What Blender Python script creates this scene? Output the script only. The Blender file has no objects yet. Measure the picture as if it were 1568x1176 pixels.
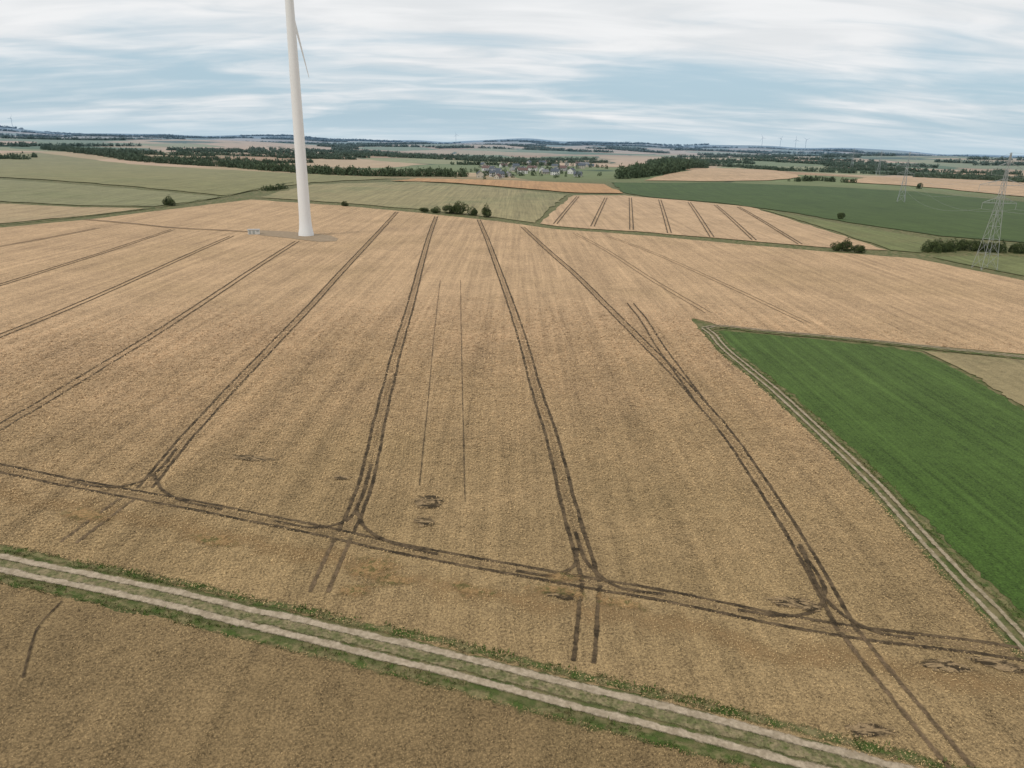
import bpy, bmesh, math, random
import numpy as np
from mathutils import Matrix, Vector, kdtree, noise as mn
random.seed(7); rng=np.random.default_rng(7)
scene=bpy.context.scene
H=50.0
def ss(a,b,x):
    t=np.clip((x-a)/(b-a),0,1);return t*t*(3-2*t)
def hgt(x,y):
    x=np.asarray(x,float);y=np.asarray(y,float)
    r=np.hypot(x,y);s,c=np.sin,np.cos;th=np.arctan2(x,y)
    z=ss(430,900,r)*(2.5*s(x/190+.6)*c(y/240)+1.8*s((x+y)/310))
    z=z+ss(1300,2600,r)*(9*s(x/620+1.3)*c(y/900+.4)+7*s((x*.6-y)/430)+4*s(x/260+y/500))
    z=z+12*np.exp(-((x-400)**2+(y-1300)**2)/(2*230**2))
    z=z+ss(1500,4200,r)*16
    far=34+20*s(th*7+.5)+17*s(th*17+1)+9*s(th*41+2)+4*s(th*83)-18*ss(.2,.6,th)+14*ss(-.1,-.6,th)
    z=z+ss(4500,9500,r)*far
    return z
# ---- image pixel coordinates, projected through fixed camera angles -> ground coordinates in metres
SF=1087.0;SP=math.radians(18.8);SR=math.radians(1.2)
def ground_at(px,py):
    dx=px-784;dy=py-588
    a=dx*math.cos(SR)+dy*math.sin(SR);b=-dx*math.sin(SR)+dy*math.cos(SR)
    X=a/SF;Y=-b/SF
    wx=X;wy=math.cos(SP)+Y*math.sin(SP);wz=-math.sin(SP)+Y*math.cos(SP)
    wz=min(wz,-0.003);z=0
    for i in range(30):
        t=(H-z)/-wz;z=0.5*z+0.5*float(hgt(wx*t,wy*t))
    t=(H-z)/-wz
    return (wx*t,wy*t)
T={}
T['f_main']="-60,822 0,836 200,880 420,931 620,977 860,1035 1100,1098 1350,1165 1500,1205 1660,1250 1800,1150 1600,1010 1545,985 1440,872 1340,763 1260,683 1180,607 1100,540 1070,503 1058,487 1105,500 1300,517 1450,532 1568,543 1700,560 1700,458 1568,430 1400,396 1280,387 1150,376 1000,362 850,351 760,339 640,326 520,315 385,306 250,322 130,337 0,349 -120,358"
T['f_low']="-60,880 0,893 200,938 400,985 600,1032 800,1084 1000,1138 1180,1185 1400,1250 1300,1700 300,1700 -300,1500 -300,1000"
T['r_up']="-150,822 0,853 200,893 400,937 600,981 800,1030 1000,1078 1200,1130 1380,1176 1600,1235"
T['r_lo']="-150,841 0,873 200,915 400,962 600,1010 800,1060 1000,1112 1240,1176 1500,1248"
T['trk_r']="1078,503 1090,512 1110,535 1180,593 1260,666 1345,748 1445,858 1568,985 1700,1130"
T['trk_top']="1078,503 1100,500 1180,508 1300,519 1450,535 1568,548 1700,566"
T['f_green']="1100,507 1180,513 1300,525 1410,540 1480,575 1568,628 1700,700 1700,1060 1568,942 1460,840 1355,735 1270,655 1190,585 1125,545 1105,525"
T['f_rough']="1412,538 1568,552 1700,570 1700,695 1568,624 1485,573"
T['head']="-80,702 0,718 100,738 200,757 300,775 400,795 500,815 600,838 700,857 800,875 900,893 1000,910 1100,930 1200,950 1300,968 1400,980 1500,992 1600,1008"
T['t0']="222,748 265,695 330,622 400,548 470,475 520,420 565,372 608,325"
T['t1']="530,815 548,775 562,735 578,660 592,600 610,530 628,470 645,405 658,360 668,332"
T['t2']="905,892 893,850 878,800 860,730 845,670 822,600 803,530 780,460 760,405 745,365 733,337"
T['t3']="1300,968 1270,915 1225,835 1185,770 1145,710 1110,660 1080,625 1040,580 985,525 930,470 880,420 840,385 800,348"
T['t3b']="1080,625 1050,585 1010,530 985,490 965,465"
T['t4']="1085,480 1000,430 930,385 880,358"
T['t5']="1235,495 1100,432 1000,388 930,362"
T['tm1']="-40,680 0,655 60,620 150,565 240,510 320,458 400,405 455,370"
T['tm2']="-40,532 0,515 80,483 180,440 280,395 355,362"
T['tm3']="-40,448 0,437 80,412 160,387 265,352"
T['tm4']="-40,384 0,378 100,360 150,350"
T['u1']="525,825 507,865 488,908"
T['u0']="195,765 150,798 105,832"
T['u2']="905,895 900,940 893,1015"
T['u3']="1300,968 1340,1020 1390,1080 1450,1150 1480,1185"
T['j1']="568,712 552,765 530,798 485,809 420,799"
T['j1r']="545,780 562,812 605,834 670,850"
T['j0']="272,686 240,724 205,742 165,747 110,739"
T['j0b']="236,728 250,753 285,769 340,781"
T['j2']="880,815 903,868 948,900 1020,912"
T['j2l']="884,840 878,868 845,882 790,875"
T['j3']="1225,835 1270,925 1330,965 1400,979"
T['j3l']="1222,838 1262,900 1250,934 1200,945 1130,935"
T['s1']="705,430 706,500 708,600 712,770"
T['s2']="674,430 664,520 655,620 642,745"
T['s3']="740,470 757,600 772,700 785,790"
T['s4']="815,430 868,520 925,660 975,790"
T['s8']="95,922 60,960 50,985 35,1040"
T['pad']="385,357 395,353 440,355 475,358 505,361 518,366 515,370 490,371 440,365 400,361"
T['padpath']="130,337 200,343 270,350 330,353 385,356"
T['lodge']="385,703 655,770 525,733 1215,925 1440,1020 1330,1120 650,800 1530,1020 860,912"
T['lodge2']="570,870 600,890 545,905 850,905 950,925 860,885 130,790 330,830 720,905"
T['b1']="259,315 528,316 1287,336 1408,289"
T['b6']="650,325 668,326 688,327 705,328 722,330 745,333"
T['b12']="1280,384 1295,385 1314,387"
T['w5']="1418,388 1445,384 1480,382 1520,385 1568,388 1640,392"
T['w1']="75,229 130,234 210,246 300,253 360,256 430,262 520,268 600,270 700,270"
T['w2']="935,275 960,268 990,262 1030,256 1060,252 1085,252 1080,258 1040,264 990,272"
T['w3']="1090,254 1140,257 1200,262"
T['w4']="1210,278 1235,277 1260,277 1285,279 1310,280"
T['w8']="400,293 420,291 440,289"
T['vil']="735,272 750,268 765,272 778,270 745,262 762,264 785,262 800,266 815,262 830,264 850,268 862,262 875,266 885,270 790,256 810,252 830,252 850,256 868,254 890,258 905,256 740,256"
T['F1a']="0,239 60,235 200,252 330,260 450,266 600,274 480,280 400,290 345,300 200,286 0,272 -120,266 -120,245"
T['F1b']="-120,270 0,276 200,290 340,303 235,317 120,315 0,309 -120,306"
T['F2']="-120,310 0,313 120,318 225,320 130,331 0,343 -120,352"
T['F3']="395,303 480,283 640,279 760,288 868,299 818,342 760,334 640,321 520,311"
T['F4']="600,278 640,274 780,277 925,283 955,297 880,296 760,286 680,280"
T['F5']="824,343 878,300 955,300 1050,308 1150,318 1230,343 1360,384 1280,381 1000,357 850,347"
T['F6']="1160,319 1200,328 1300,345 1435,368 1410,388 1370,384 1240,343"
T['F7']="935,280 1010,281 1100,280 1250,286 1400,294 1568,310 1700,322 1700,380 1568,372 1440,362 1300,341 1195,323 1100,311 1000,303 960,297"
T['F8']="985,277 1020,268 1080,259 1130,258 1200,264 1228,272 1180,277 1100,278"
T['F9']="1290,279 1340,272 1450,266 1568,264 1700,266 1700,308 1568,302 1450,290 1390,285"
T['F10']="1425,394 1500,392 1640,398 1700,430 1568,424"
T['G1']="850,344 885,302"
T['G2']="907,348 928,304"
T['G3']="967,353 965,304"
T['G4']="1025,358 1010,307"
T['G5']="1090,364 1055,311"
T['G6']="1155,369 1095,315"
T['G7']="1225,375 1130,318"
T['lane']="-120,356 0,345 130,332 235,319 342,302 400,289 450,280"
W={k:[ground_at(*map(float,q.split(','))) for q in v.split()] for k,v in T.items()}

# ================= material helpers
class G:
    def __init__(s,name):
        s.m=bpy.data.materials.new(name);s.m.use_nodes=True;s.t=s.m.node_tree
        s.b=s.t.nodes['Principled BSDF'];s.b.inputs['Roughness'].default_value=.9
        s.b.inputs['Specular IOR Level'].default_value=.15
        s.pos=s.n('ShaderNodeNewGeometry').outputs['Position']
    def n(s,t,**k):
        x=s.t.nodes.new(t)
        for a,b in k.items(): setattr(x,a,b)
        return x
    def put(s,i,v):
        if isinstance(v,bpy.types.NodeSocket): s.t.links.new(v,i)
        elif isinstance(v,tuple) and len(v)==3 and i.type=='RGBA': i.default_value=(*v,1)
        else: i.default_value=v
    def math(s,op,a,b=0.0,c=0.0,clamp=False):
        x=s.n('ShaderNodeMath',operation=op,use_clamp=clamp);s.put(x.inputs[0],a);s.put(x.inputs[1],b);s.put(x.inputs[2],c);return x.outputs[0]
    def noise(s,scale,detail=4,rough=.55,vec=None,dist=0.0):
        x=s.n('ShaderNodeTexNoise');s.put(x.inputs['Vector'],vec or s.pos);x.inputs['Scale'].default_value=scale
        x.inputs['Detail'].default_value=detail;x.inputs['Roughness'].default_value=rough;x.inputs['Distortion'].default_value=dist
        return x.outputs[0]
    def mix(s,f,a,b,blend='MIX'):
        x=s.n('ShaderNodeMix',data_type='RGBA',blend_type=blend);s.put(x.inputs[0],f);s.put(x.inputs[6],a);s.put(x.inputs[7],b);return x.outputs[2]
    def rng(s,v,a,b,c=0.0,d=1.0,smooth=True):
        x=s.n('ShaderNodeMapRange');x.interpolation_type='SMOOTHSTEP' if smooth else 'LINEAR'
        s.put(x.inputs[0],v)
        for i,q in zip((1,2,3,4),(a,b,c,d)): s.put(x.inputs[i],q)
        return x.outputs[0]
    def mapping(s,rot,scale,vec=None):
        x=s.n('ShaderNodeMapping');s.put(x.inputs[0],vec or s.pos);x.inputs['Rotation'].default_value=(0,0,rot);x.inputs['Scale'].default_value=scale;return x.outputs[0]
    def scale(s,col,f):
        x=s.n('ShaderNodeVectorMath',operation='SCALE');s.put(x.inputs[0],col);s.put(x.inputs['Scale'],f);return x.outputs[0]
    def radius(s):
        y=s.mapping(0,(1,1,0));x=s.n('ShaderNodeVectorMath',operation='LENGTH');s.put(x.inputs[0],y);return x.outputs['Value']
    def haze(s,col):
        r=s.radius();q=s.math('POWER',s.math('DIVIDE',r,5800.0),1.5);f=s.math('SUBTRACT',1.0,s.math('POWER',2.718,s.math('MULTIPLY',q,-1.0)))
        return s.mix(f,col,(.19,.30,.43))  # aerial haze painted into the base colour, growing with distance from origin
    def bump(s,h,dist,strength=1.0):
        x=s.n('ShaderNodeBump');x.inputs['Strength'].default_value=strength;x.inputs['Distance'].default_value=dist
        s.put(x.inputs['Height'],h);s.t.links.new(x.outputs[0],s.b.inputs['Normal'])
    def col(s,c): s.put(s.b.inputs['Base Color'],c)
    def alpha(s,a): s.put(s.b.inputs['Alpha'],a)

def field_mat(name,near,far,alt,y0=60,y1=230,rows=.6,speck=3.0,bump=.15,rot=0.075,patch=.5,fine=3.2,med=.9,rows2=.8):
    g=G(name)
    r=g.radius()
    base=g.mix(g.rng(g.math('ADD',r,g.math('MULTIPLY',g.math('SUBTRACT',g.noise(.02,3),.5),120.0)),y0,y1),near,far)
    big=g.noise(.011,4,.6,dist=.6)
    base=g.mix(g.rng(big,.48,.68,0,patch),base,alt)
    v=g.math('MULTIPLY_ADD',g.math('SUBTRACT',g.noise(.05,5,.6),.5),.6,1.0)
    v=g.math('ADD',v,g.math('MULTIPLY',g.math('SUBTRACT',g.noise(.45,5,.7),.5),med))
    fn=g.noise(fine,3,.75)
    v=g.math('ADD',v,g.math('MULTIPLY',g.math('SUBTRACT',fn,.5),speck))
    st=g.noise(1.0,3,.6,vec=g.mapping(rot,(1.1,.02,1)))
    v=g.math('ADD',v,g.math('MULTIPLY',g.math('SUBTRACT',st,.5),rows))
    s2=g.noise(1.0,3,.6,vec=g.mapping(rot,(.33,.006,1)))
    v=g.math('ADD',v,g.math('MULTIPLY',g.math('SUBTRACT',s2,.5),rows2))
    v=g.math('MAXIMUM',v,.2)
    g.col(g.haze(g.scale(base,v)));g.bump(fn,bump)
    return g.m
M={}
WN,WF,WA=(.298,.214,.110),(.45,.31,.183),(.35,.245,.135)  # near tone darker: shade between stalks seen from above, painted in by distance
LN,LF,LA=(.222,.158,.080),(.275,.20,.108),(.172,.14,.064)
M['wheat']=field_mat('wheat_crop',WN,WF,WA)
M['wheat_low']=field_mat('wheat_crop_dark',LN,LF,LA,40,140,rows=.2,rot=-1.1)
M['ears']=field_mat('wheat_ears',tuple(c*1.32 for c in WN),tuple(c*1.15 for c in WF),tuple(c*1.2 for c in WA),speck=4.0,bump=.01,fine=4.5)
M['ears_low']=field_mat('wheat_ears_dark',tuple(c*1.32 for c in LN),tuple(c*1.2 for c in LF),tuple(c*1.2 for c in LA),40,140,speck=4.0,bump=.01,fine=4.5)
M['green']=field_mat('green_crop',(.054,.102,.019),(.070,.115,.028),(.043,.078,.017),60,220,rows=1.2,rot=-.55,speck=2.6,patch=.8)
M['rough']=field_mat('dry_grass',(.24,.20,.10),(.27,.22,.12),(.11,.14,.05),rows=.2,patch=1,speck=1.5)
kw=dict(speck=.9,med=.5,fine=.8)
M['olive']=field_mat('olive_crop',(.20,.195,.09),(.225,.21,.10),(.17,.175,.08),300,1200,rows=.7,rot=1.2,**kw)
M['olive2']=field_mat('grey_green_crop',(.215,.21,.11),(.215,.21,.11),(.17,.18,.085),300,900,rows=.7,rot=1.0,**kw)
M['stub']=field_mat('stubble_field',(.37,.28,.165),(.37,.28,.165),(.26,.22,.13),rows=.6,rot=.3,**kw)
M['greygreen']=field_mat('meadow_field',(.27,.235,.125),(.27,.235,.125),(.205,.20,.10),rows=1.0,rot=-.9,patch=.9,**kw)
M['orange']=field_mat('ripe_orange_crop',(.42,.25,.12),(.42,.25,.12),(.36,.22,.11),rows=.4,**kw)
M['tan']=field_mat('ripe_tan_crop',(.46,.32,.195),(.46,.32,.195),(.39,.27,.155),rows=.5,**kw)
M['grass']=field_mat('pasture_grass',(.135,.155,.06),(.15,.165,.065),(.21,.18,.085),rows=.4,**kw)
M['darkgreen']=field_mat('dark_green_crop',(.062,.095,.024),(.062,.095,.024),(.050,.078,.02),rows=.7,rot=-1.1,**kw)

def ground_mat():
    g=G('ground_cover')
    near=g.mix(g.rng(g.noise(.35,5,.65),.40,.60),(.075,.10,.028),(.20,.17,.085))
    near=g.mix(g.rng(g.noise(.05,3),.45,.6,0,.5),near,(.12,.125,.055))
    w=g.n('ShaderNodeVectorMath',operation='ADD');g.put(w.inputs[0],g.mapping(.25,(1/300,1/380,0)))
    nz=g.n('ShaderNodeTexNoise');g.put(nz.inputs['Vector'],g.pos);nz.inputs['Scale'].default_value=.0022;nz.inputs['Detail'].default_value=2
    g.put(w.inputs[1],g.scale(nz.outputs['Color'],.9))
    vo=g.n('ShaderNodeTexVoronoi');g.put(vo.inputs['Vector'],w.outputs[0]);vo.inputs['Scale'].default_value=1;vo.inputs['Randomness'].default_value=.85
    sp=g.n('ShaderNodeSeparateColor');g.put(sp.inputs[0],vo.outputs['Color'])
    cr=g.n('ShaderNodeValToRGB');cr.color_ramp.interpolation='CONSTANT';el=cr.color_ramp.elements
    cs=[(0,(.43,.32,.20)),(.2,(.16,.19,.08)),(.32,(.38,.29,.17)),(.46,(.25,.25,.125)),(.56,(.09,.13,.045)),(.64,(.46,.33,.22)),(.8,(.20,.215,.10)),(.88,(.36,.24,.14))]
    el[0].position=0;el[0].color=(*cs[0][1],1);el[1].position=cs[1][0];el[1].color=(*cs[1][1],1)
    for p,c in cs[2:]:
        e=el.new(p);e.color=(*c,1)
    g.put(cr.inputs[0],sp.outputs[0])
    ve=g.n('ShaderNodeTexVoronoi',feature='DISTANCE_TO_EDGE');g.put(ve.inputs['Vector'],w.outputs[0]);ve.inputs['Scale'].default_value=1;ve.inputs['Randomness'].default_value=.85
    hedge=g.math('MULTIPLY',g.rng(ve.outputs['Distance'],.03,.015),g.rng(g.noise(.004,2),.49,.57))
    far=g.mix(hedge,cr.outputs[0],(.06,.08,.03))
    far=g.mix(g.rng(g.noise(.0011,4,.6),.61,.64),far,(.045,.075,.032))
    far=g.scale(far,g.math('MULTIPLY_ADD',g.math('SUBTRACT',g.noise(.02,4,.6),.5),.6,1.0))
    r=g.radius()
    far=g.mix(g.rng(r,6800,8800,0,.9),far,(.03,.05,.03))
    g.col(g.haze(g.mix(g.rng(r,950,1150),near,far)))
    g.bump(g.noise(3,4,.7),.15)
    return g.m
M['ground']=ground_mat()
def simple(name,c,var=.3,sc=1.0,rough=.9,hz=True,bump=0):
    g=G(name);v=g.math('MULTIPLY_ADD',g.math('SUBTRACT',g.noise(sc,5,.6),.5),var*2,1.0)
    c=g.scale(c,v);g.col(g.haze(c) if hz else c);g.b.inputs['Roughness'].default_value=rough
    if bump: g.bump(g.noise(sc*4,4,.6),bump)
    return g.m
def ribbon_mat(name,c1,c2,lo,hi,nsc=1.4,amax=1.0,wob=1.2,cs=.8,spk=1.2):
    g=G(name);uv=g.n('ShaderNodeUVMap').outputs[0];sx=g.n('ShaderNodeSeparateXYZ');g.put(sx.inputs[0],uv)
    e=g.math('SUBTRACT',1.0,g.math('ABSOLUTE',g.math('MULTIPLY_ADD',sx.outputs[0],2.0,-1.0)))
    n=g.math('MULTIPLY',g.math('SUBTRACT',g.noise(nsc,4,.65),.5),wob)
    g.alpha(g.rng(g.math('ADD',e,n),lo,hi,0,amax))
    c=g.mix(g.rng(g.noise(cs,5,.7),.38,.62),c1,c2)
    g.col(g.haze(g.scale(c,g.math('MULTIPLY_ADD',g.math('SUBTRACT',g.noise(3.0,3,.7),.5),spk,1.0))))
    return g.m
M['tram']=ribbon_mat('wheel_rut',(.04,.03,.018),(.14,.10,.058),.05,.5,amax=.9,cs=.4)  # soil tone, darkened to paint in the shade between the crop walls
M['tramf']=ribbon_mat('faint_rut',(.10,.073,.042),(.2,.14,.085),.05,.6,amax=.75)
M['strip']=ribbon_mat('trampled_strip',(.21,.155,.09),(.31,.22,.13),.1,.9,amax=.35)
M['gap']=ribbon_mat('drill_gap',(.03,.022,.014),(.12,.085,.05),.3,.8,nsc=.7,amax=.8,wob=1.6)
M['gapf']=ribbon_mat('faint_drill_gap',(.12,.085,.05),(.2,.14,.085),.5,1.1,nsc=.5,amax=.6,wob=2.4)
M['dirt']=ribbon_mat('gravel_track',(.42,.35,.26),(.29,.237,.168),.0,.5,nsc=1.6,wob=1.0,cs=1.0,spk=.9)
M['mid']=ribbon_mat('track_median',(.115,.12,.05),(.23,.19,.11),.0,.4,spk=2.0)
M['dirt2']=ribbon_mat('field_track',(.36,.30,.215),(.25,.205,.13),.1,.6,wob=1.1)
M['verge']=ribbon_mat('grass_verge',(.062,.095,.022),(.19,.165,.08),.1,.9,nsc=.6,wob=1.8,cs=.5)
M['orangepatch']=ribbon_mat('weedy_headland',(.37,.24,.115),(.31,.21,.105),.3,1.2,nsc=.2,wob=2.2,amax=.6,cs=.4)

# ================= mesh helpers
def zoff(layer,r): return layer*(0.015+r*0.00035)
def link(o,parent=None):
    scene.collection.objects.link(o)
    if parent: o.parent=parent
    return o
def mesh_obj(name,verts,faces,mats,parent=None,smooth=False,matidx=None,uvs=None):
    me=bpy.data.meshes.new(name);me.from_pydata([tuple(v) for v in verts],[],[tuple(f) for f in faces])
    for m in (mats if isinstance(mats,list) else [mats]): me.materials.append(m)
    if matidx is not None: me.polygons.foreach_set('material_index',matidx)
    if smooth: me.polygons.foreach_set('use_smooth',[True]*len(me.polygons))
    if uvs is not None:
        l=me.uv_layers.new(name='UVMap');idx=np.empty(len(me.loops),int);me.loops.foreach_get('vertex_index',idx)
        l.data.foreach_set('uv',np.asarray(uvs)[idx].ravel())
    me.update();return link(bpy.data.objects.new(name,me),parent)
def tri_obj(name,V,Fc,mats,parent=None,matidx=None,smooth=False):
    me=bpy.data.meshes.new(name);nf=len(Fc)
    me.vertices.add(len(V));me.vertices.foreach_set('co',np.asarray(V,np.float32).ravel())
    me.loops.add(nf*3);me.loops.foreach_set('vertex_index',np.asarray(Fc,np.int32).ravel())
    me.polygons.add(nf);me.polygons.foreach_set('loop_start',np.arange(0,nf*3,3,dtype=np.int32))
    for m in (mats if isinstance(mats,list) else [mats]): me.materials.append(m)
    if matidx is not None: me.polygons.foreach_set('material_index',np.asarray(matidx,np.int32))
    if smooth: me.polygons.foreach_set('use_smooth',np.ones(nf,bool))
    me.update(calc_edges=True);me.validate();return link(bpy.data.objects.new(name,me),parent)

def field(name,key,mat,layer=1,jit=.25,step=2.0,cell=30):
    P=W[key];out=[]
    for i in range(len(P)):
        a=Vector((*P[i],0));b=Vector((*P[(i+1)%len(P)],0));L=(b-a).length
        if L<1e-3: continue
        rr=(a.length+b.length)/2
        st=max(step*.3,rr*.006) if rr<200 else rr*.02
        n=max(1,int(L/st));nr=Vector((-(b-a).y,(b-a).x,0))/L
        for k in range(n):
            p=a.lerp(b,k/n);j=jit*(1+rr*.004)
            q=mn.noise(p*.9)*j+mn.noise(p*.15)*j*1.2
            out.append(p+nr*q)
    bm=bmesh.new();f=bm.faces.new([bm.verts.new(p) for p in out])
    bmesh.ops.triangulate(bm,faces=bm.faces[:])
    xs=[p.x for p in out];ys=[p.y for p in out]
    if max(abs(max(xs)),abs(min(xs)),max(ys))>420:
        for lo,hi,ax in ((min(xs),max(xs),0),(min(ys),max(ys),1)):
            c=math.ceil(lo/cell)*cell
            while c<hi:
                co=Vector((0,0,0));co[ax]=c+.37;no=Vector((0,0,0));no[ax]=1
                bmesh.ops.bisect_plane(bm,geom=bm.verts[:]+bm.edges[:]+bm.faces[:],plane_co=co,plane_no=no)
                c+=cell
    for v in bm.verts:
        r=math.hypot(v.co.x,v.co.y);v.co.z=float(hgt(v.co.x,v.co.y))+zoff(layer,r)
    bmesh.ops.recalc_face_normals(bm,faces=bm.faces[:])
    if sum(f.normal.z for f in bm.faces)<0: bmesh.ops.reverse_faces(bm,faces=bm.faces[:])
    me=bpy.data.meshes.new(name);bm.to_mesh(me);bm.free();me.materials.append(mat)
    return link(bpy.data.objects.new(name,me))
def smooth_path(P,stepf=.006,smin=.35):
    P=[Vector((*p,0)) for p in P]
    if len(P)==2: P=[P[0],P[0].lerp(P[1],.5),P[1]]
    out=[]
    for i in range(len(P)-1):
        p1,p2=P[i],P[i+1];p0=P[i-1] if i else p1*2-p2;p3=P[i+2] if i+2<len(P) else p2*2-p1
        L=(p2-p1).length
        if L<.01: continue
        d0=max((p1-p0).length,.01)**.5;d1=L**.5;d2=max((p3-p2).length,.01)**.5
        m1=((p1-p0)/d0-(p2-p0)/(d0+d1)+(p2-p1)/d1)*d1;m2=((p2-p1)/d1-(p3-p1)/(d1+d2)+(p3-p2)/d2)*d1
        st=max(smin,(p1.length+p2.length)/2*stepf);n=max(2,int(L/st))
        for k in range(n):
            t=k/n
            out.append(p1*(2*t**3-3*t*t+1)+m1*(t**3-2*t*t+t)+p2*(-2*t**3+3*t*t)+m2*(t**3-t*t))
    out.append(P[-1]);return out
RUTS=[]
def ribbons(name,key,offs,width,mat,layer,parent=None,wig=.12,rut=0):
    C=smooth_path(W[key]);V=[];Fc=[];U=[]
    for off in offs:
        base=len(V)
        for i,p in enumerate(C):
            d=(C[min(i+1,len(C)-1)]-C[max(i-1,0)]).normalized();nr=Vector((-d.y,d.x,0))
            r=p.length
            w=width*(1+.3*mn.noise(Vector((p.x*.5,p.y*.5,off))))/2
            c=p+nr*(off+wig*mn.noise(p*.12)+wig*.5*mn.noise(Vector((p.x*.5,p.y*.5,off*3))))
            if rut and r<230: RUTS.append(c)
            for k,q in enumerate((-w,w)):
                v=c+nr*q;V.append((v.x,v.y,float(hgt(v.x,v.y))+zoff(layer,r)));U.append((k,i*.1))
            if i: b=base+2*i;Fc.append((b-2,b,b+1,b-1)[::-1])
    return mesh_obj(name,V,Fc,mat,parent,uvs=U)
# ================= terrain
rad=[];r=4.0
while r<17000: rad.append(r);r*=1.024
rad=np.array(rad);NA=900
th=np.linspace(0,2*np.pi,NA,endpoint=False)
RR,TT=np.meshgrid(rad,th,indexing='ij');X=RR*np.sin(TT);Y=RR*np.cos(TT)
Z=hgt(X,Y);V=np.stack([X.ravel(),Y.ravel(),Z.ravel()],1);V=np.vstack([V,[[0,0,0]]])
nr=len(rad);i,j=np.meshgrid(np.arange(nr-1),np.arange(NA),indexing='ij');j2=(j+1)%NA
a=(i*NA+j).ravel();b=(i*NA+j2).ravel();c=((i+1)*NA+j2).ravel();d=((i+1)*NA+j).ravel()
Fc=np.vstack([np.stack([a,d,c],1)[:,::-1]*1,np.stack([a,c,b],1)[:,::-1]*1])
cen=np.stack([np.full(NA,len(V)-1),np.arange(NA),(np.arange(NA)+1)%NA],1)
Fc=np.vstack([Fc,cen[:,::-1]])
ter=tri_obj('ground',V,Fc,M['ground'],smooth=True)

field('wheat_field','f_main',M['wheat'],1,jit=.35)
field('wheat_field','f_low',M['wheat_low'],1,jit=.35)
field('green_crop_field','f_green',M['green'],1,jit=.5)
field('rough_grass_field','f_rough',M['rough'],2,jit=.6)
for n,k,m in (('olive_crop_field','F1a','olive'),('olive_crop_field','F1b','olive2'),('stubble_field','F2','stub'),('meadow_field','F3','greygreen'),('ripe_crop_field','F4','orange'),('wheat_field','F5','tan'),('pasture_field','F6','grass'),('dark_green_crop_field','F7','darkgreen'),('wheat_field','F8','tan'),('wheat_field','F9','tan'),('pasture_field','F10','grass')):
    field(n,k,M[m],2 if k!='F4' else 3,jit=.8)

# road + tracks
road=bpy.data.objects.new('farm_road',None);link(road)
ribbons('verge_left','r_up',[1.5],1.8,M['verge'],2,road,wig=.5)
ribbons('verge_right','r_lo',[-1.5],1.8,M['verge'],2.2,road,wig=.5)
ribbons('median','r_up',[-1.15],1.7,M['mid'],2.4,road)
ribbons('gravel_wheel_path_1','r_up',[0],1.2,M['dirt'],3,road,wig=.2)
ribbons('gravel_wheel_path_2','r_lo',[0],1.2,M['dirt'],3.2,road,wig=.2)
trk=bpy.data.objects.new('farm_track',None);link(trk)
ribbons('grass_edge','trk_r',[2.0,-1.6],1.7,M['verge'],2,trk,wig=.5)
ribbons('wheel_paths','trk_r',[-.75,.75],.9,M['dirt2'],3,trk)
ribbons('upper_wheel_paths','trk_top',[-.7,.7],1.0,M['dirt2'],3.2,trk)
ribbons('upper_grass','trk_top',[-2.2],2.4,M['verge'],2.6,trk,wig=.4)
ribbons('country_lane','lane',[0],3.0,M['verge'],3.4)
# tramlines
for k in ('head','t0','t1','t2','t3','tm1','tm2','tm3','tm4'):
    ribbons('tractor_tramline',k,[-1.05,1.05],.74,M['tram'],2+random.random()*.3,rut=1)
for k in ('t3b','u2'):
    ribbons('tractor_tramline',k,[-1.05,1.05],.66,M['tram'],2.6+random.random()*.3,rut=1)
for k in ('u3','u0','u1'):
    ribbons('tractor_tramline',k,[-1.05,1.05],.8,M['tramf'],2.6+random.random()*.3,rut=1)
for k in ('t0','t1','t2','t3','head'):
    ribbons('trampled_strip',k,[0],1.8,M['strip'],1.6+random.random()*.2)
for k in ('t4','t5'):
    ribbons('tractor_tramline',k,[-1,1],.55,M['tramf'],2+random.random()*.3)
for k in ('j1','j1r','j0','j0b','j2','j2l','j3','j3l'):
    ribbons('turning_rut',k,[0],.7,M['tram'],3+random.random()*.6,rut=1)
for k in ('s1','s2'):
    ribbons('drill_gap_line',k,[0],.36,M['gap'],3.7,wig=.05,rut=1)
for k in ('s3','s4','s8'):
    ribbons('drill_gap_line',k,[0],.5 if k=='s8' else .28,M['gap'] if k=='s8' else M['gapf'],3.8,wig=.05,rut=(k=='s8'))
for k in ('G1','G2','G3','G4','G5','G6','G7'):
    ribbons('tractor_tramline',k,[-1.1,1.1],.9,M['tram'],3.8)
ribbons('weedy_headland','head',[-5.5],7.5,M['orangepatch'],1.3,wig=1.5)

# lodged crop patches
g=G('lodged_crop');uv=g.n('ShaderNodeUVMap').outputs[0]
ln=g.n('ShaderNodeVectorMath',operation='LENGTH');g.put(ln.inputs[0],uv)
e=g.math('SUBTRACT',1.0,ln.outputs['Value']);nn=g.math('MULTIPLY',g.math('SUBTRACT',g.noise(.5,5,.7,dist=1.0),.5),1.8)
g.alpha(g.rng(g.math('ADD',e,nn),.12,.4,0,.92))
stk=g.noise(1.0,4,.65,vec=g.mapping(.5,(.35,.9,1)),dist=2.0)
g.col(g.scale(g.mix(g.rng(stk,.45,.57),(.05,.037,.021),(.31,.222,.125)),g.math('MULTIPLY_ADD',g.math('SUBTRACT',g.noise(4.0,3,.7),.5),1.4,1.0)));M['lodged']=g.m  # dark streaks: soil plus painted-in shade in gaps under the lying straw
g=G('weed_patch');uv=g.n('ShaderNodeUVMap').outputs[0]
ln=g.n('ShaderNodeVectorMath',operation='LENGTH');g.put(ln.inputs[0],uv)
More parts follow.
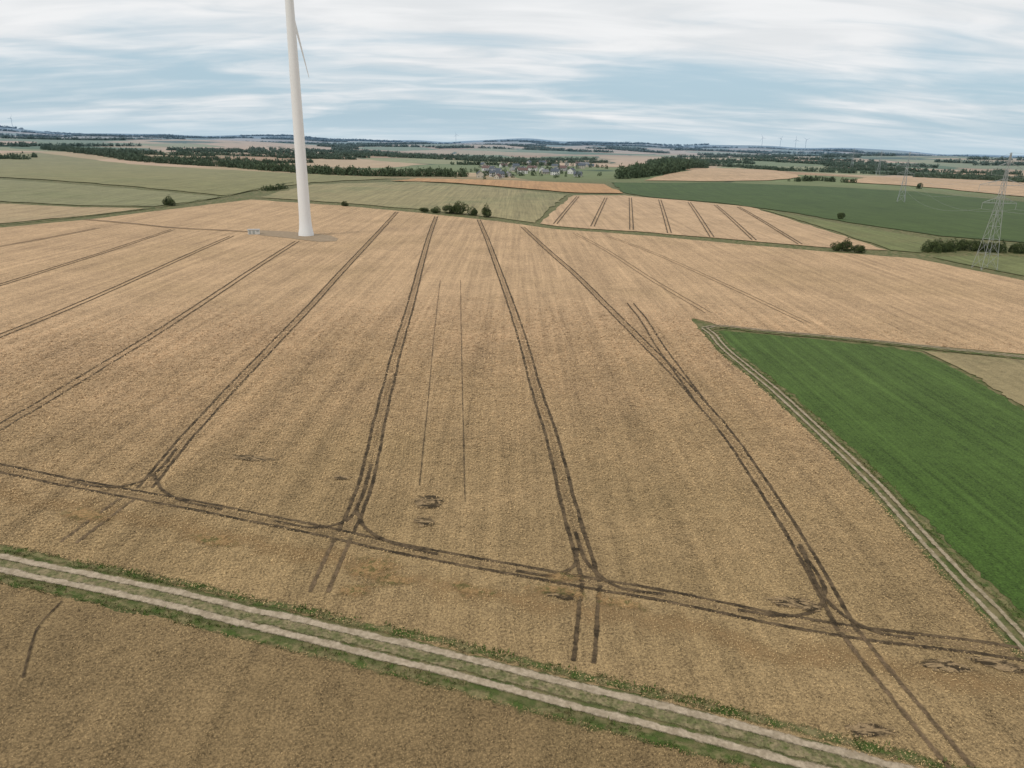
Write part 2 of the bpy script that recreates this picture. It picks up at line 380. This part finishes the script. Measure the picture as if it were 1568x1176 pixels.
e=g.math('SUBTRACT',1.0,ln.outputs['Value']);nn=g.math('MULTIPLY',g.math('SUBTRACT',g.noise(.4,6,.75,dist=1.5),.5),2.6)
g.alpha(g.rng(g.math('ADD',e,nn),.3,.9,0,.8))
g.col(g.scale(g.mix(g.rng(g.noise(.8,4,.7),.46,.6),(.35,.225,.105),(.14,.12,.045)),g.math('MULTIPLY_ADD',g.math('SUBTRACT',g.noise(3.0,3,.7),.5),1.6,1.0)));M['weed']=g.m
LP=[]
def patch(name,p,rx,ry,rot,mat,layer,mask=1.0):
    LP.append((p,rx,ry,rot,mask))
    n=40;V=[(p[0],p[1],zoff(layer,math.hypot(*p)))];U=[(0,0)]
    for k in range(n):
        a=2*math.pi*k/n;x=rx*math.cos(a);y=ry*math.sin(a);V.append((p[0]+x*math.cos(rot)-y*math.sin(rot),p[1]+x*math.sin(rot)+y*math.cos(rot),V[0][2]));U.append((math.cos(a),math.sin(a)))
    mesh_obj(name,V,[(0,k+1,(k+1)%n+1) for k in range(n)],mat,uvs=U)
for i_,(p,(rx,ry,ro)) in enumerate(zip(W['lodge'],[(4.6,1.3,-.1),(2.6,2.6,0),(2.2,.9,0),(3.6,1.5,-.2),(3,1.2,-.2),(2.8,1.2,0),(2,1.6,0),(3.2,1.2,-.3),(3.2,1.1,-.2)])):
    patch('lodged_crop_patch',p,rx,ry,ro,M['lodged'],4.2+i_*.05,.9)
for i_,(p,(rx,ry,ro)) in enumerate(zip(W['lodge2'],[(5,4.5,0),(4,2.5,0),(3,2,0),(7,2,-.2),(5,2,-.2),(4,2,0),(7,2.5,-.3),(7,2,-.3),(6,2,-.3)])):
    patch('weed_patch',p,rx,ry,ro,M['weed'],4.8+i_*.05,.6)
M['padm']=simple('crushed_stone',(.30,.23,.155),.5,.5,bump=.05)
P=W['pad'];mesh_obj('turbine_hardstand',[(x,y,.25) for x,y in P],[tuple(range(len(P)))],M['padm'])
ribbons('hardstand_path','padpath',[0],3.2,M['tramf'],3.2)

def tufts(name,key,offr,dens,mat,hh=(.2,.5)):
    C=smooth_path(W[key],smin=.5);Vs=[]
    for i in range(len(C)-1):
        p=C[i];d=(C[i+1]-p);L=d.length;d=d/L;nr_=Vector((-d.y,d.x,0))
        if p.length>170 : continue
        for k in range(np.random.poisson(dens*L)):
            o=random.uniform(*offr);q=p+d*random.uniform(0,L)+nr_*o
            if mn.noise(Vector((q.x*.25,q.y*.25,3)))<-.1+.3*mn.noise(Vector((q.x*.9,q.y*.9,5))): continue
            h=random.uniform(*hh);a=random.uniform(0,6.28);w=random.uniform(.05,.14)
            Vs+= [(q.x-w*math.cos(a),q.y-w*math.sin(a),0.02),(q.x+w*math.cos(a),q.y+w*math.sin(a),.02),(q.x+random.uniform(-.3,.3),q.y+random.uniform(-.3,.3),h)]
    tri_obj(name,Vs,np.arange(len(Vs)).reshape(-1,3),mat)
g=G('verge_grass_blades');g.col(g.scale(g.mix(g.rng(g.noise(.5,5,.7),.42,.6),(.08,.125,.028),(.17,.155,.07)),g.math('MULTIPLY_ADD',g.math('SUBTRACT',g.noise(3.0,3,.7),.5),1.6,1.0)));M['tuft']=g.m
np.random.seed(3)
tufts('verge_grass','r_up',(.8,2.3),20,M['tuft']);tufts('verge_grass','r_lo',(-2.3,-.7),20,M['tuft'])
tufts('verge_grass','r_up',(-1.6,-.75),7,M['tuft'],(.1,.25))
tufts('verge_grass','trk_r',(1.2,2.8),9,M['tuft'])

# standing wheat: nodding ear clumps over the near crop, drilled in rows and parted along the wheel ruts
kd=kdtree.KDTree(len(RUTS))
for i_,c_ in enumerate(RUTS): kd.insert(c_,i_)
kd.balance()
def inside_np(x,y,P):
    c=np.zeros(len(x),bool);n=len(P)
    for i in range(n):
        x1,y1=P[i];x2,y2=P[i-1]
        if y1==y2: continue
        k=((y1>y)!=(y2>y))&(x<(x2-x1)*(y-y1)/(y2-y1)+x1);c^=k
    return c
def standing(name,key,mat,N,rmax,zt,rowdir,pitch=.5):
    rr=40+(rmax-40)*rng.uniform(0,1,N)**.8;t=rng.uniform(-.80,.74,N);x=rr*np.sin(t);y=rr*np.cos(t)
    vx,vy=rowdir;c=x*vx+y*vy;cs_=np.round(c/pitch)*pitch+rng.normal(0,.07,N);mv=np.where(rng.uniform(0,1,N)<.6,cs_-c,0)
    x=x+mv*vx;y=y+mv*vy
    keep=inside_np(x,y,W[key])&(rng.uniform(0,1,N)<1-ss(rmax*.4,rmax,rr))
    x=x[keep];y=y[keep]
    k2=np.ones(len(x),bool)
    for q in range(len(x)):
        if kd.find((x[q],y[q],0))[2]<.43: k2[q]=False
    for p,rx,ry,ro,mk in LP:
        dx=x-p[0];dy=y-p[1];u=(dx*math.cos(ro)+dy*math.sin(ro))/rx;v=(-dx*math.sin(ro)+dy*math.cos(ro))/ry
        d=np.hypot(u,v)+.25*np.sin(x*2.1+y*1.3)+.2*np.sin(y*3.1-x*1.7)
        k2&=~((d<.85)&(rng.uniform(0,1,len(x))<mk))
    x=x[k2];y=y[k2];n=len(x);rr=np.hypot(x,y)
    s=np.clip(rr/85,.7,2.4)
    V=np.zeros((n,3,3));a=rng.uniform(0,2*np.pi,n);w=rng.uniform(.045,.10,n)*s;l=rng.uniform(.10,.26,n)*s
    h=rng.uniform(*zt,n);ca,sa=np.cos(a),np.sin(a);dz=rng.uniform(-.6,.6,n)*l
    V[:,0,0]=x-w*ca;V[:,0,1]=y-w*sa;V[:,0,2]=h
    V[:,1,0]=x+w*ca;V[:,1,1]=y+w*sa;V[:,1,2]=h+rng.uniform(-.04,.04,n)
    V[:,2,0]=x-l*sa;V[:,2,1]=y+l*ca;V[:,2,2]=np.maximum(h+dz,.06)
    V=V.reshape(-1,3);tri_obj(name,V,np.arange(len(V)).reshape(-1,3),mat)
standing('standing_wheat','f_main',M['ears'],560000,260,(.16,.34),(.997,.075))
standing('standing_wheat','f_low',M['ears_low'],270000,130,(.16,.34),(.41,.91))

# ================= vegetation
def leafmat(name,c1,c2):
    g=G(name);n1=g.rng(g.noise(.35,4,.6),.4,.62);c=g.mix(n1,c1,c2)
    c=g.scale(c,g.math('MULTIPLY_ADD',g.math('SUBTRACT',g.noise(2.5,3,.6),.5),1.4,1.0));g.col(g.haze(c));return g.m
M['leaf']=leafmat('foliage',(.034,.05,.016),(.085,.11,.035))
M['leaf2']=leafmat('distant_foliage',(.05,.075,.026),(.09,.12,.045))
M['bark']=simple('bark',(.09,.07,.05),.3,3)
def blob(n,rs):
    d=rs.normal(size=(n,3));d/=np.linalg.norm(d,axis=1)[:,None]
    lob=rs.normal(size=(6,3));lob/=np.linalg.norm(lob,axis=1)[:,None]
    k=np.max(d@lob.T,axis=1);rr=(.62+.38*np.clip(k,0,1)**2)*rs.uniform(.55,1.0,n)**.5
    c=d*rr[:,None];c[:,2]=np.where(c[:,2]<-.45,-.45+(c[:,2]+.45)*.3,c[:,2])
    s=(2.2/np.sqrt(n))
    t=rs.normal(size=(n,3,3))*s*.75
    return (c[:,None,:]+t).reshape(-1,3)
rs=np.random.RandomState(5)
BL={n:[blob(n,rs) for _ in range(5)] for n in (45,130,900)}
def crowns(name,items,n,mat=None,parent=None):
    Vs=[]
    for x,y,z,w,h in items:
        b=BL[n][random.randrange(5)];a=random.uniform(0,6.28);ca,sa=math.cos(a),math.sin(a)
        q=np.empty_like(b);q[:,0]=(b[:,0]*ca-b[:,1]*sa)*w+x;q[:,1]=(b[:,0]*sa+b[:,1]*ca)*w+y;q[:,2]=(b[:,2]+.45)/1.45*h+z
        Vs.append(q)
    V=np.vstack(Vs);return tri_obj(name,V,np.arange(len(V)).reshape(-1,3),mat or M['leaf'],parent)
def along(key,width,sp,hr):
    C=W[key];it=[]
    for i in range(len(C)-1):
        a=np.array(C[i]);b=np.array(C[i+1]);L=np.linalg.norm(b-a)
        for k in range(int(L*max(width,sp)/(sp*sp))+1):
            p=a+(b-a)*random.random();q=p+np.array([random.uniform(-1,1),random.uniform(-1,1)])*width/2
            h=random.uniform(*hr);it.append((q[0],q[1],float(hgt(*q))-.5,h*random.uniform(.38,.6),h))
    return it
crowns('woodland_belt',along('w1',34,7,(7,14)),130,M['leaf2'])
crowns('hedgerow',along('w8',8,5,(4,7)),130)
crowns('hedgerow',along('w3',25,8,(7,11)),130,M['leaf2'])
crowns('hedgerow',along('w4',12,6,(5,9)),130)
crowns('hedgerow',along('w5',9,3.2,(4,7)),900)
P=np.array(W['w2']);it=[]
def inside(x,y,P):
    c=False
    for i in range(len(P)):
        x1,y1=P[i];x2,y2=P[i-1]
        if (y1>y)!=(y2>y) and x<(x2-x1)*(y-y1)/(y2-y1)+x1: c=not c
    return c
while len(it)<700:
    x=random.uniform(P[:,0].min(),P[:,0].max());y=random.uniform(P[:,1].min(),P[:,1].max())
    if inside(x,y,P): h=random.uniform(13,20);it.append((x,y,float(hgt(x,y))-1,h*.42,h))
crowns('hill_woodland',it,130,M['leaf2'])
it=[]
for (x,y) in W['vil']:
    for k in range(5):
        q=(x+random.uniform(-45,45),y+random.uniform(-60,60));h=random.uniform(5,11)
        if min(math.hypot(q[0]-a,q[1]-b) for a,b in W['vil'])>11: it.append((*q,float(hgt(*q))-.3,h*.45,h))
crowns('village_trees',it,130,M['leaf2'])
it=[]
for s in range(140):
    r=math.exp(random.uniform(math.log(1600),math.log(9500)));t=random.uniform(-.8,.8)
    x0,y0=r*math.sin(t),r*math.cos(t);L=random.uniform(100,500)*(r/2500)**.7;wd=random.uniform(8,40)*(r/2500)**.6
    an=-t+random.gauss(0,.5);sp=7*(r/2000)**.8;hs=9*(r/2000)**.35
    for k in range(min(130,int(L*wd/(sp*sp))+int(L/sp))):
        u=random.uniform(-.5,.5)*L;v=random.uniform(-.5,.5)*wd
        x=x0+u*math.cos(an)-v*math.sin(an);y=y0+u*math.sin(an)+v*math.cos(an)
        it.append((x,y,float(hgt(x,y))-1,max(sp*.8,hs*.5),hs*random.uniform(.7,1.4)))
crowns('distant_woodland',it,45,M['leaf2'])

def tree(name,p,h,w):
    z=float(hgt(*p));root=link(bpy.data.objects.new(name,None));root.location=(p[0],p[1],z)
    V=[];Fc=[]
    def limb(a,b,r1,r2):
        a=Vector(a);b=Vector(b);d=(b-a).normalized();u=d.orthogonal().normalized();v=d.cross(u);s=len(V)
        for k in range(6):
            c=math.cos(k*math.pi/3);q=math.sin(k*math.pi/3);V.append(a+(u*c+v*q)*r1)
        for k in range(6):
            c=math.cos(k*math.pi/3);q=math.sin(k*math.pi/3);V.append(b+(u*c+v*q)*r2)
        for k in range(6): Fc.append((s+k,s+(k+1)%6,s+6+(k+1)%6,s+6+k))
    limb((0,0,-.3),(.1,0,h*.45),h*.035,h*.02)
    for k in range(7):
        a=k*.9+random.random();limb((0.05,0,h*random.uniform(.18,.4)),(math.cos(a)*w*.6,math.sin(a)*w*.6,h*random.uniform(.5,.85)),h*.015,h*.006)
    mesh_obj('trunk_and_limbs',V,Fc,M['bark'],root)
    it=[(0,0,h*.12,w*.75,h*.88)]
    for k in range(5):
        a=random.uniform(0,6.28);it.append((math.cos(a)*w*.5,math.sin(a)*w*.5,h*random.uniform(.05,.4),w*.5,h*.5))
    crowns('foliage',it,900,parent=root)
    return root
b=W['b1'];tree('hawthorn_bush',b[0],8,5);tree('hawthorn_bush',b[1],5,3.2);tree('hawthorn_bush',b[2],6,3.6);tree('hawthorn_bush',b[3],9,5)
for p,(h,w) in zip(W['b6'],[(4,4.5),(5,5),(7,6),(10,7),(6.5,5),(10,4)]): tree('field_tree',p,h,w)
for p,(h,w) in zip(W['b12'],[(5,3.5),(7,4.2),(5,3.8)]): tree('field_bush',p,h,w)

# ================= turbine
M['white']=simple('turbine_paint',(.76,.77,.78),.04,.2,.45,False)
def lathe(name,prof,mat,parent,seg=48,loc=(0,0,0)):
    V=[];Fc=[]
    for z,r_ in prof:
        for k in range(seg):
            a=2*math.pi*k/seg;V.append((r_*math.cos(a),r_*math.sin(a),z))
    for i in range(len(prof)-1):
        for k in range(seg):
            k2=(k+1)%seg;Fc.append((i*seg+k,i*seg+k2,(i+1)*seg+k2,(i+1)*seg+k))
    Fc.append(tuple(range((len(prof)-1)*seg,len(prof)*seg)))
    o=mesh_obj(name,V,Fc,mat,parent,smooth=True);o.location=loc;return o
def blade(name,parent,L,mat,chord=3.6,n=24):
    V=[];Fc=[];S=14
    for i in range(n+1):
        t=i/n;z=L*t
        c=chord*(.55+.45*math.sin(min(t/.2,1)*math.pi/2))*(1-max(0,t-.2)/.8*.8) if t<.97 else chord*.2*(1-(t-.97)/.03*.8)
        th_=max(c*(.9-.75*min(t/.2,1))*.5,.04)
        tw=math.radians(14*(1-t))
        for k in range(S):
            a=2*math.pi*k/S;x=c*(.5*math.cos(a)+.15);y=th_*math.sin(a)*.55 if t>.02 else c*.5*math.sin(a)
            y-=.6*t*t
            V.append((x*math.cos(tw)-y*math.sin(tw),x*math.sin(tw)+y*math.cos(tw),z))
        if i:
            for k in range(S): k2=(k+1)%S;Fc.append(((i-1)*S+k,(i-1)*S+k2,i*S+k2,i*S+k))
    Fc.append(tuple(range(n*S,(n+1)*S)))
    return mesh_obj(name,V,Fc,mat,parent,smooth=True)
def turbine(p,zb,hub,RL,n_dir,alpha,seg=48,m=None,slim=1.0):
    m=m or M['white']
    root=link(bpy.data.objects.new('wind_turbine',None));root.location=(p[0],p[1],zb)
    k=hub/135
    lathe('tower',[(-.5,4.15*k*slim),(1.5*k,4.0*k*slim),(4*k,3.5*k*slim),(8*k,3.2*k*slim),(11*k,3.08*k*slim),(40*k,2.8*k*slim),(80*k,2.45*k*slim),(115*k,2.1*k*slim),(132.5*k,1.95*k*slim)],m,root,seg)
    az=math.atan2(n_dir[1],n_dir[0])
    nac=lathe('nacelle',[(-7*k,.3*k),(-6.6*k,2.0*k),(-4*k,3.3*k),(0,3.7*k),(3*k,3.4*k),(4.0*k,2.6*k)],m,root,24,(0,0,hub))
    nac.rotation_euler=(0,math.pi/2,az)
    hubo=lathe('hub_spinner',[(3.9*k,2.5*k),(5.5*k,2.3*k),(7.2*k,1.6*k),(8.2*k,.5*k),(8.4*k,.05)],m,root,24,(0,0,hub));hubo.rotation_euler=(0,math.pi/2,az)
    n3=Vector((n_dir[0],n_dir[1],0)).normalized();lat=Vector((n3.y,-n3.x,0))
    if lat.x<-.001: lat=-lat
    for q in range(3):
        a=alpha+q*2*math.pi/3;d=Vector((0,0,-math.cos(a)))+lat*math.sin(a)
        xx=d.cross(n3).normalized();yy=-n3
        bl=blade('blade_%d'%(q+1),root,RL,m,3.6*k,24 if seg>20 else 8)
        R3=Matrix((xx,yy,d)).transposed()
        if R3.determinant()<0: R3=Matrix((-xx,yy,d)).transposed()
        bl.matrix_local=Matrix.Translation(Vector((0,0,hub))+n3*5.6*k)@R3.to_4x4()
    return root
tp=ground_at(469,361)
turbine(tp,0,134,62,(-.99,.14),math.radians(31))
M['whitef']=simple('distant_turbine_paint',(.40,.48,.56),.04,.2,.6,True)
for (x_,rr) in ((1120,7800),(1145,8300),(1166,7600),(1180,8000),(92,8600),(700,8800)):
    an=math.atan((x_-784)/SF*1.055);q=(rr*math.sin(an),rr*math.cos(an))
    turbine(q,float(hgt(*q)),90,40,(random.uniform(-.5,.5),-1),random.uniform(0,2),12,m=M['whitef'],slim=.8)
def box(V,Fc,MI,x0,x1,y0,y1,z0,z1,mi):
    s=len(V);V+=[(x0,y0,z0),(x1,y0,z0),(x1,y1,z0),(x0,y1,z0),(x0,y0,z1),(x1,y0,z1),(x1,y1,z1),(x0,y1,z1)]
    Fc+=[(s,s+3,s+2,s+1),(s+4,s+5,s+6,s+7),(s,s+1,s+5,s+4),(s+1,s+2,s+6,s+5),(s+2,s+3,s+7,s+6),(s+3,s,s+4,s+7)];MI+=[mi]*6
V=[];Fc=[];MI=[]
box(V,Fc,MI,-3,3,-1.4,1.4,-.1,2.3,0);box(V,Fc,MI,-3.2,3.2,-1.6,1.6,2.3,2.55,1);box(V,Fc,MI,-2.5,-1.3,-1.44,-1.403,.1,2.0,2);box(V,Fc,MI,-.6,.6,-1.44,-1.403,.1,2.0,2);box(V,Fc,MI,1.4,2.6,-1.45,-1.403,1.2,2.0,2)
o=mesh_obj('transformer_kiosk',V,Fc,[simple('kiosk_render',(.6,.6,.57),.1,1),simple('kiosk_roof',(.45,.45,.45),.1,1),simple('kiosk_door',(.36,.38,.36),.1,1)],matidx=MI)
kp=ground_at(389,359);o.location=(kp[0],kp[1],.25);o.rotation_euler[2]=.3

# ================= pylons
M['steel']=simple('galvanised_steel',(.33,.35,.35),.1,1,.6,True)
def bars(segs,w):
    V=[];Fc=[]
    for a,b,t in segs:
        a=Vector(a);b=Vector(b);d=(b-a).normalized();u=d.orthogonal().normalized()*t/2;v=d.cross(u);s=len(V)
        for p in (a,b):
            V+= [p+u+v,p-u+v,p-u-v,p+u-v]
        Fc+=[(s+k,s+(k+1)%4,s+4+(k+1)%4,s+4+k) for k in range(4)]+[(s+3,s+2,s+1,s),(s+4,s+5,s+6,s+7)]
    return V,Fc
ARMS=((29,7.5),(36.5,10.5),(43.5,6.5))
def pylon(p,yaw,h=50,th=.2):
    sg=[]
    lv=[0,7,13.5,19,24,29,33,36.5,40,43.5,h]
    def wd(z): return 3.6-(3.6-1.0)*min(z/29,1)**.9 if z<29 else 1.0-(z-29)/(h-29)*.8
    for a,b in zip(lv[:-1],lv[1:]):
        wa,wb=wd(a),wd(b);cs=[(-1,-1),(1,-1),(1,1),(-1,1)]
        for i,(cx,cy) in enumerate(cs):
            dx,dy=cs[(i+1)%4]
            sg.append(((cx*wa,cy*wa,a),(cx*wb,cy*wb,b),th*1.3))
            sg.append(((cx*wa,cy*wa,a),(dx*wb,dy*wb,b),th*.6));sg.append(((dx*wa,dy*wa,a),(cx*wb,cy*wb,b),th*.6))
            sg.append(((cx*wb,cy*wb,b),(dx*wb,dy*wb,b),th*.6))
    for z,L in ARMS:
        for s in (-1,1):
            w=wd(z)
            for q in (-1,1):
                sg.append(((s*w,q*w,z),(s*L,0,z),th));sg.append(((s*w*.8,q*w*.8,z+2.6),(s*L,0,z+.1),th*.8))
                for f in (.3,.6):
                    x=w+(L-w)*f;sg.append(((s*x,q*w*(1-f),z),(s*x,q*w*(1-f)*.8,z+2.6*(1-f)),th*.5));
            sg.append(((s*L,0,z),(s*L,0,z-2.6),th))
    V,Fc=bars(sg,th);o=mesh_obj('electricity_pylon',V,Fc,M['steel']);o.location=(p[0],p[1],float(hgt(*p)));o.rotation_euler[2]=yaw;return o
pp=[ground_at(1507,412),ground_at(1379,310),ground_at(1344,268)]
pp.append((pp[2][0]+90,pp[2][1]+330))
P0=(pp[0][0]+190,pp[0][1]-150);ch=[P0]+pp
yaws=[]
for i,q in enumerate(ch):
    a=ch[max(0,i-1)];b=ch[min(len(ch)-1,i+1)];yaws.append(math.atan2(b[1]-a[1],b[0]-a[0])-math.pi/2)
for i,q in enumerate(ch): pylon(q,yaws[i],th=.11 if i<2 else .17)
sg=[]
for i in range(len(ch)-1):
    A=ch[i];B=ch[i+1]
    for z,L in ARMS+((52.6,0),):
        for s in ((-1,1) if L else (0,)):
            pa=Vector((A[0]+math.cos(yaws[i])*L*s,A[1]+math.sin(yaws[i])*L*s,float(hgt(*A))+z-2.6))
            pb=Vector((B[0]+math.cos(yaws[i+1])*L*s,B[1]+math.sin(yaws[i+1])*L*s,float(hgt(*B))+z-2.6))
            prev=pa
            for k in range(1,17):
                t=k/16;p=pa.lerp(pb,t);p.z-=4*9*t*(1-t)*((pb-pa).length/400)**1.5;sg.append((prev,p,.05));prev=p
V,Fc=bars(sg,.05);mesh_obj('power_lines',V,Fc,M['steel'])

# ================= village
wallm=[simple('render_'+n,c,.08,.5) for n,c in (('white',(.70,.69,.66)),('cream',(.54,.49,.40)),('grey',(.42,.41,.39)))]
roofm=[simple('roof_'+n,c,.2,.8) for n,c in (('slate',(.09,.10,.115)),('brown',(.15,.09,.07)),('grey',(.19,.19,.20)))]
winm=simple('window_glass',(.05,.06,.07),.1,1,.3)
def house(p,L,Wd,hw,hr,yaw):
    V=[];Fc=[];MI=[]
    box(V,Fc,MI,-L/2,L/2,-Wd/2,Wd/2,-1,hw,0)
    s=len(V);V+=[(-L/2,-Wd/2,hw),(-L/2,Wd/2,hw),(-L/2,0,hw+hr*.96),(L/2,-Wd/2,hw),(L/2,Wd/2,hw),(L/2,0,hw+hr*.96)]
    Fc+=[(s,s+2,s+1),(s+3,s+4,s+5)];MI+=[0,0]
    o_=.5;e=hr*o_/(Wd/2)
    for sg_ in (-1,1):
        s=len(V);V+=[(-L/2-o_,sg_*(Wd/2+o_),hw-e),(L/2+o_,sg_*(Wd/2+o_),hw-e),(L/2+o_,0,hw+hr+.02),(-L/2-o_,0,hw+hr+.02),(-L/2-o_,sg_*(Wd/2+o_),hw-e+.25),(L/2+o_,sg_*(Wd/2+o_),hw-e+.25),(L/2+o_,0,hw+hr+.28),(-L/2-o_,0,hw+hr+.28)]
        Fc+=[(s,s+1,s+2,s+3),(s+4,s+5,s+6,s+7),(s,s+1,s+5,s+4),(s,s+3,s+7,s+4),(s+1,s+2,s+6,s+5)];MI+=[1]*5
    for sg_ in (-1,1):
        for fl in range(2 if hw>4.5 else 1):
            for k in range(4):
                x=-L/2+L*(k+.5)/4;y=sg_*(Wd/2+.03);z=1+2.7*fl
                if k==1 and fl==0: box(V,Fc,MI,x-.5,x+.5,y-.02,y+.02,0,2.1,2)
                else: box(V,Fc,MI,x-.55,x+.55,y-.02,y+.02,z,z+1.3,2)
    for sx in (-1,1):
        for yy in (-Wd/4,Wd/4): box(V,Fc,MI,sx*(L/2+.03)-.02,sx*(L/2+.03)+.02,yy-.5,yy+.5,1,2.3,2)
    box(V,Fc,MI,L*.2,L*.2+.8,.3,1.1,hw+hr*.6,hw+hr+1.1,0)
    o=mesh_obj('village_house',V,Fc,[random.choice(wallm),random.choice(roofm),winm],matidx=MI)
    o.location=(p[0],p[1],float(hgt(*p)));o.rotation_euler[2]=yaw
for i,p in enumerate(W['vil']):
    house(p,random.uniform(10,17),random.uniform(8,10),random.choice((3.2,5.6,5.6)),random.uniform(2.8,4),random.uniform(-.6,.6)+(1.57 if i%3==0 else 0))
    if i%2==0:
        q=(p[0]+random.uniform(-28,28),p[1]+random.choice((-32,32)));house(q,random.uniform(9,22),random.uniform(7,10),random.choice((3.2,5.6)),random.uniform(2.5,4),random.uniform(0,3))

# ================= sky / light
w=bpy.data.worlds.new('World');scene.world=w;w.use_nodes=True;nt=w.node_tree;bg=nt.nodes['Background']
class WG(G):
    def __init__(s,t): s.t=t;s.pos=s.n('ShaderNodeTexCoord').outputs['Generated']
g=WG(nt)
SE=math.radians(48);SA=math.radians(-130)
sky=g.n('ShaderNodeTexSky');sky.sky_type='NISHITA';sky.sun_disc=False;sky.sun_elevation=SE;sky.sun_rotation=SA;sky.air_density=1.2;sky.dust_density=1.5
sp=g.n('ShaderNodeSeparateXYZ');g.put(sp.inputs[0],g.pos);z=sp.outputs[2]
zz=g.math('MAXIMUM',z,0.0);den=g.math('ADD',zz,.15)
cx=g.math('DIVIDE',sp.outputs[0],den);cy=g.math('DIVIDE',sp.outputs[1],den)
cb=g.n('ShaderNodeCombineXYZ');g.put(cb.inputs[0],cx);g.put(cb.inputs[1],cy)
m1=g.noise(.85,6,.52,vec=g.mapping(.12,(.7,1.5,1),cb.outputs[0]),dist=.6)
m2=g.noise(2.6,5,.52,vec=g.mapping(-.12,(.6,1.6,1),cb.outputs[0]),dist=.6)
mm=g.math('ADD',g.math('MULTIPLY',m1,.7),g.math('MULTIPLY',m2,.3))
elev=g.rng(z,.05,.16,-.03,.20)
mask=g.rng(g.math('ADD',mm,elev),.38,.68,.08,1.0)
cloudc=g.mix(g.rng(m2,.3,.7),(7.6,7.85,8.05),(8.8,8.9,9.0))
blue=g.mix(.85,sky.outputs[0],(4.2,6.0,7.25))
colr=g.mix(mask,blue,cloudc)
colr=g.mix(g.rng(z,.035,0,0,.6),colr,(5.5,6.8,7.6))
colr=g.mix(g.rng(z,.25,.7),colr,(8.3,8.2,8.0))
g.put(bg.inputs[0],colr);bg.inputs[1].default_value=.1
su=bpy.data.lights.new('sun','SUN');su.energy=1.35;su.angle=math.radians(12);su.color=(1,.93,.83);so=link(bpy.data.objects.new('sun',su))
dirv=Vector((math.sin(SA)*math.cos(SE),math.cos(SA)*math.cos(SE),math.sin(SE)));so.rotation_euler=dirv.to_track_quat('Z','Y').to_euler()
# ================= camera
cd=bpy.data.cameras.new('camera');cam=link(bpy.data.objects.new('camera',cd));scene.camera=cam
cd.sensor_width=36;cd.lens=36*1087/1568;cd.clip_end=40000;cd.clip_start=.5
cam.matrix_world=Matrix.Translation((0,0,H))@Matrix.Rotation(math.pi/2-SP,4,'X')@Matrix.Rotation(SR,4,'Z')
scene.view_settings.view_transform='Standard';scene.view_settings.look='None';scene.view_settings.exposure=0
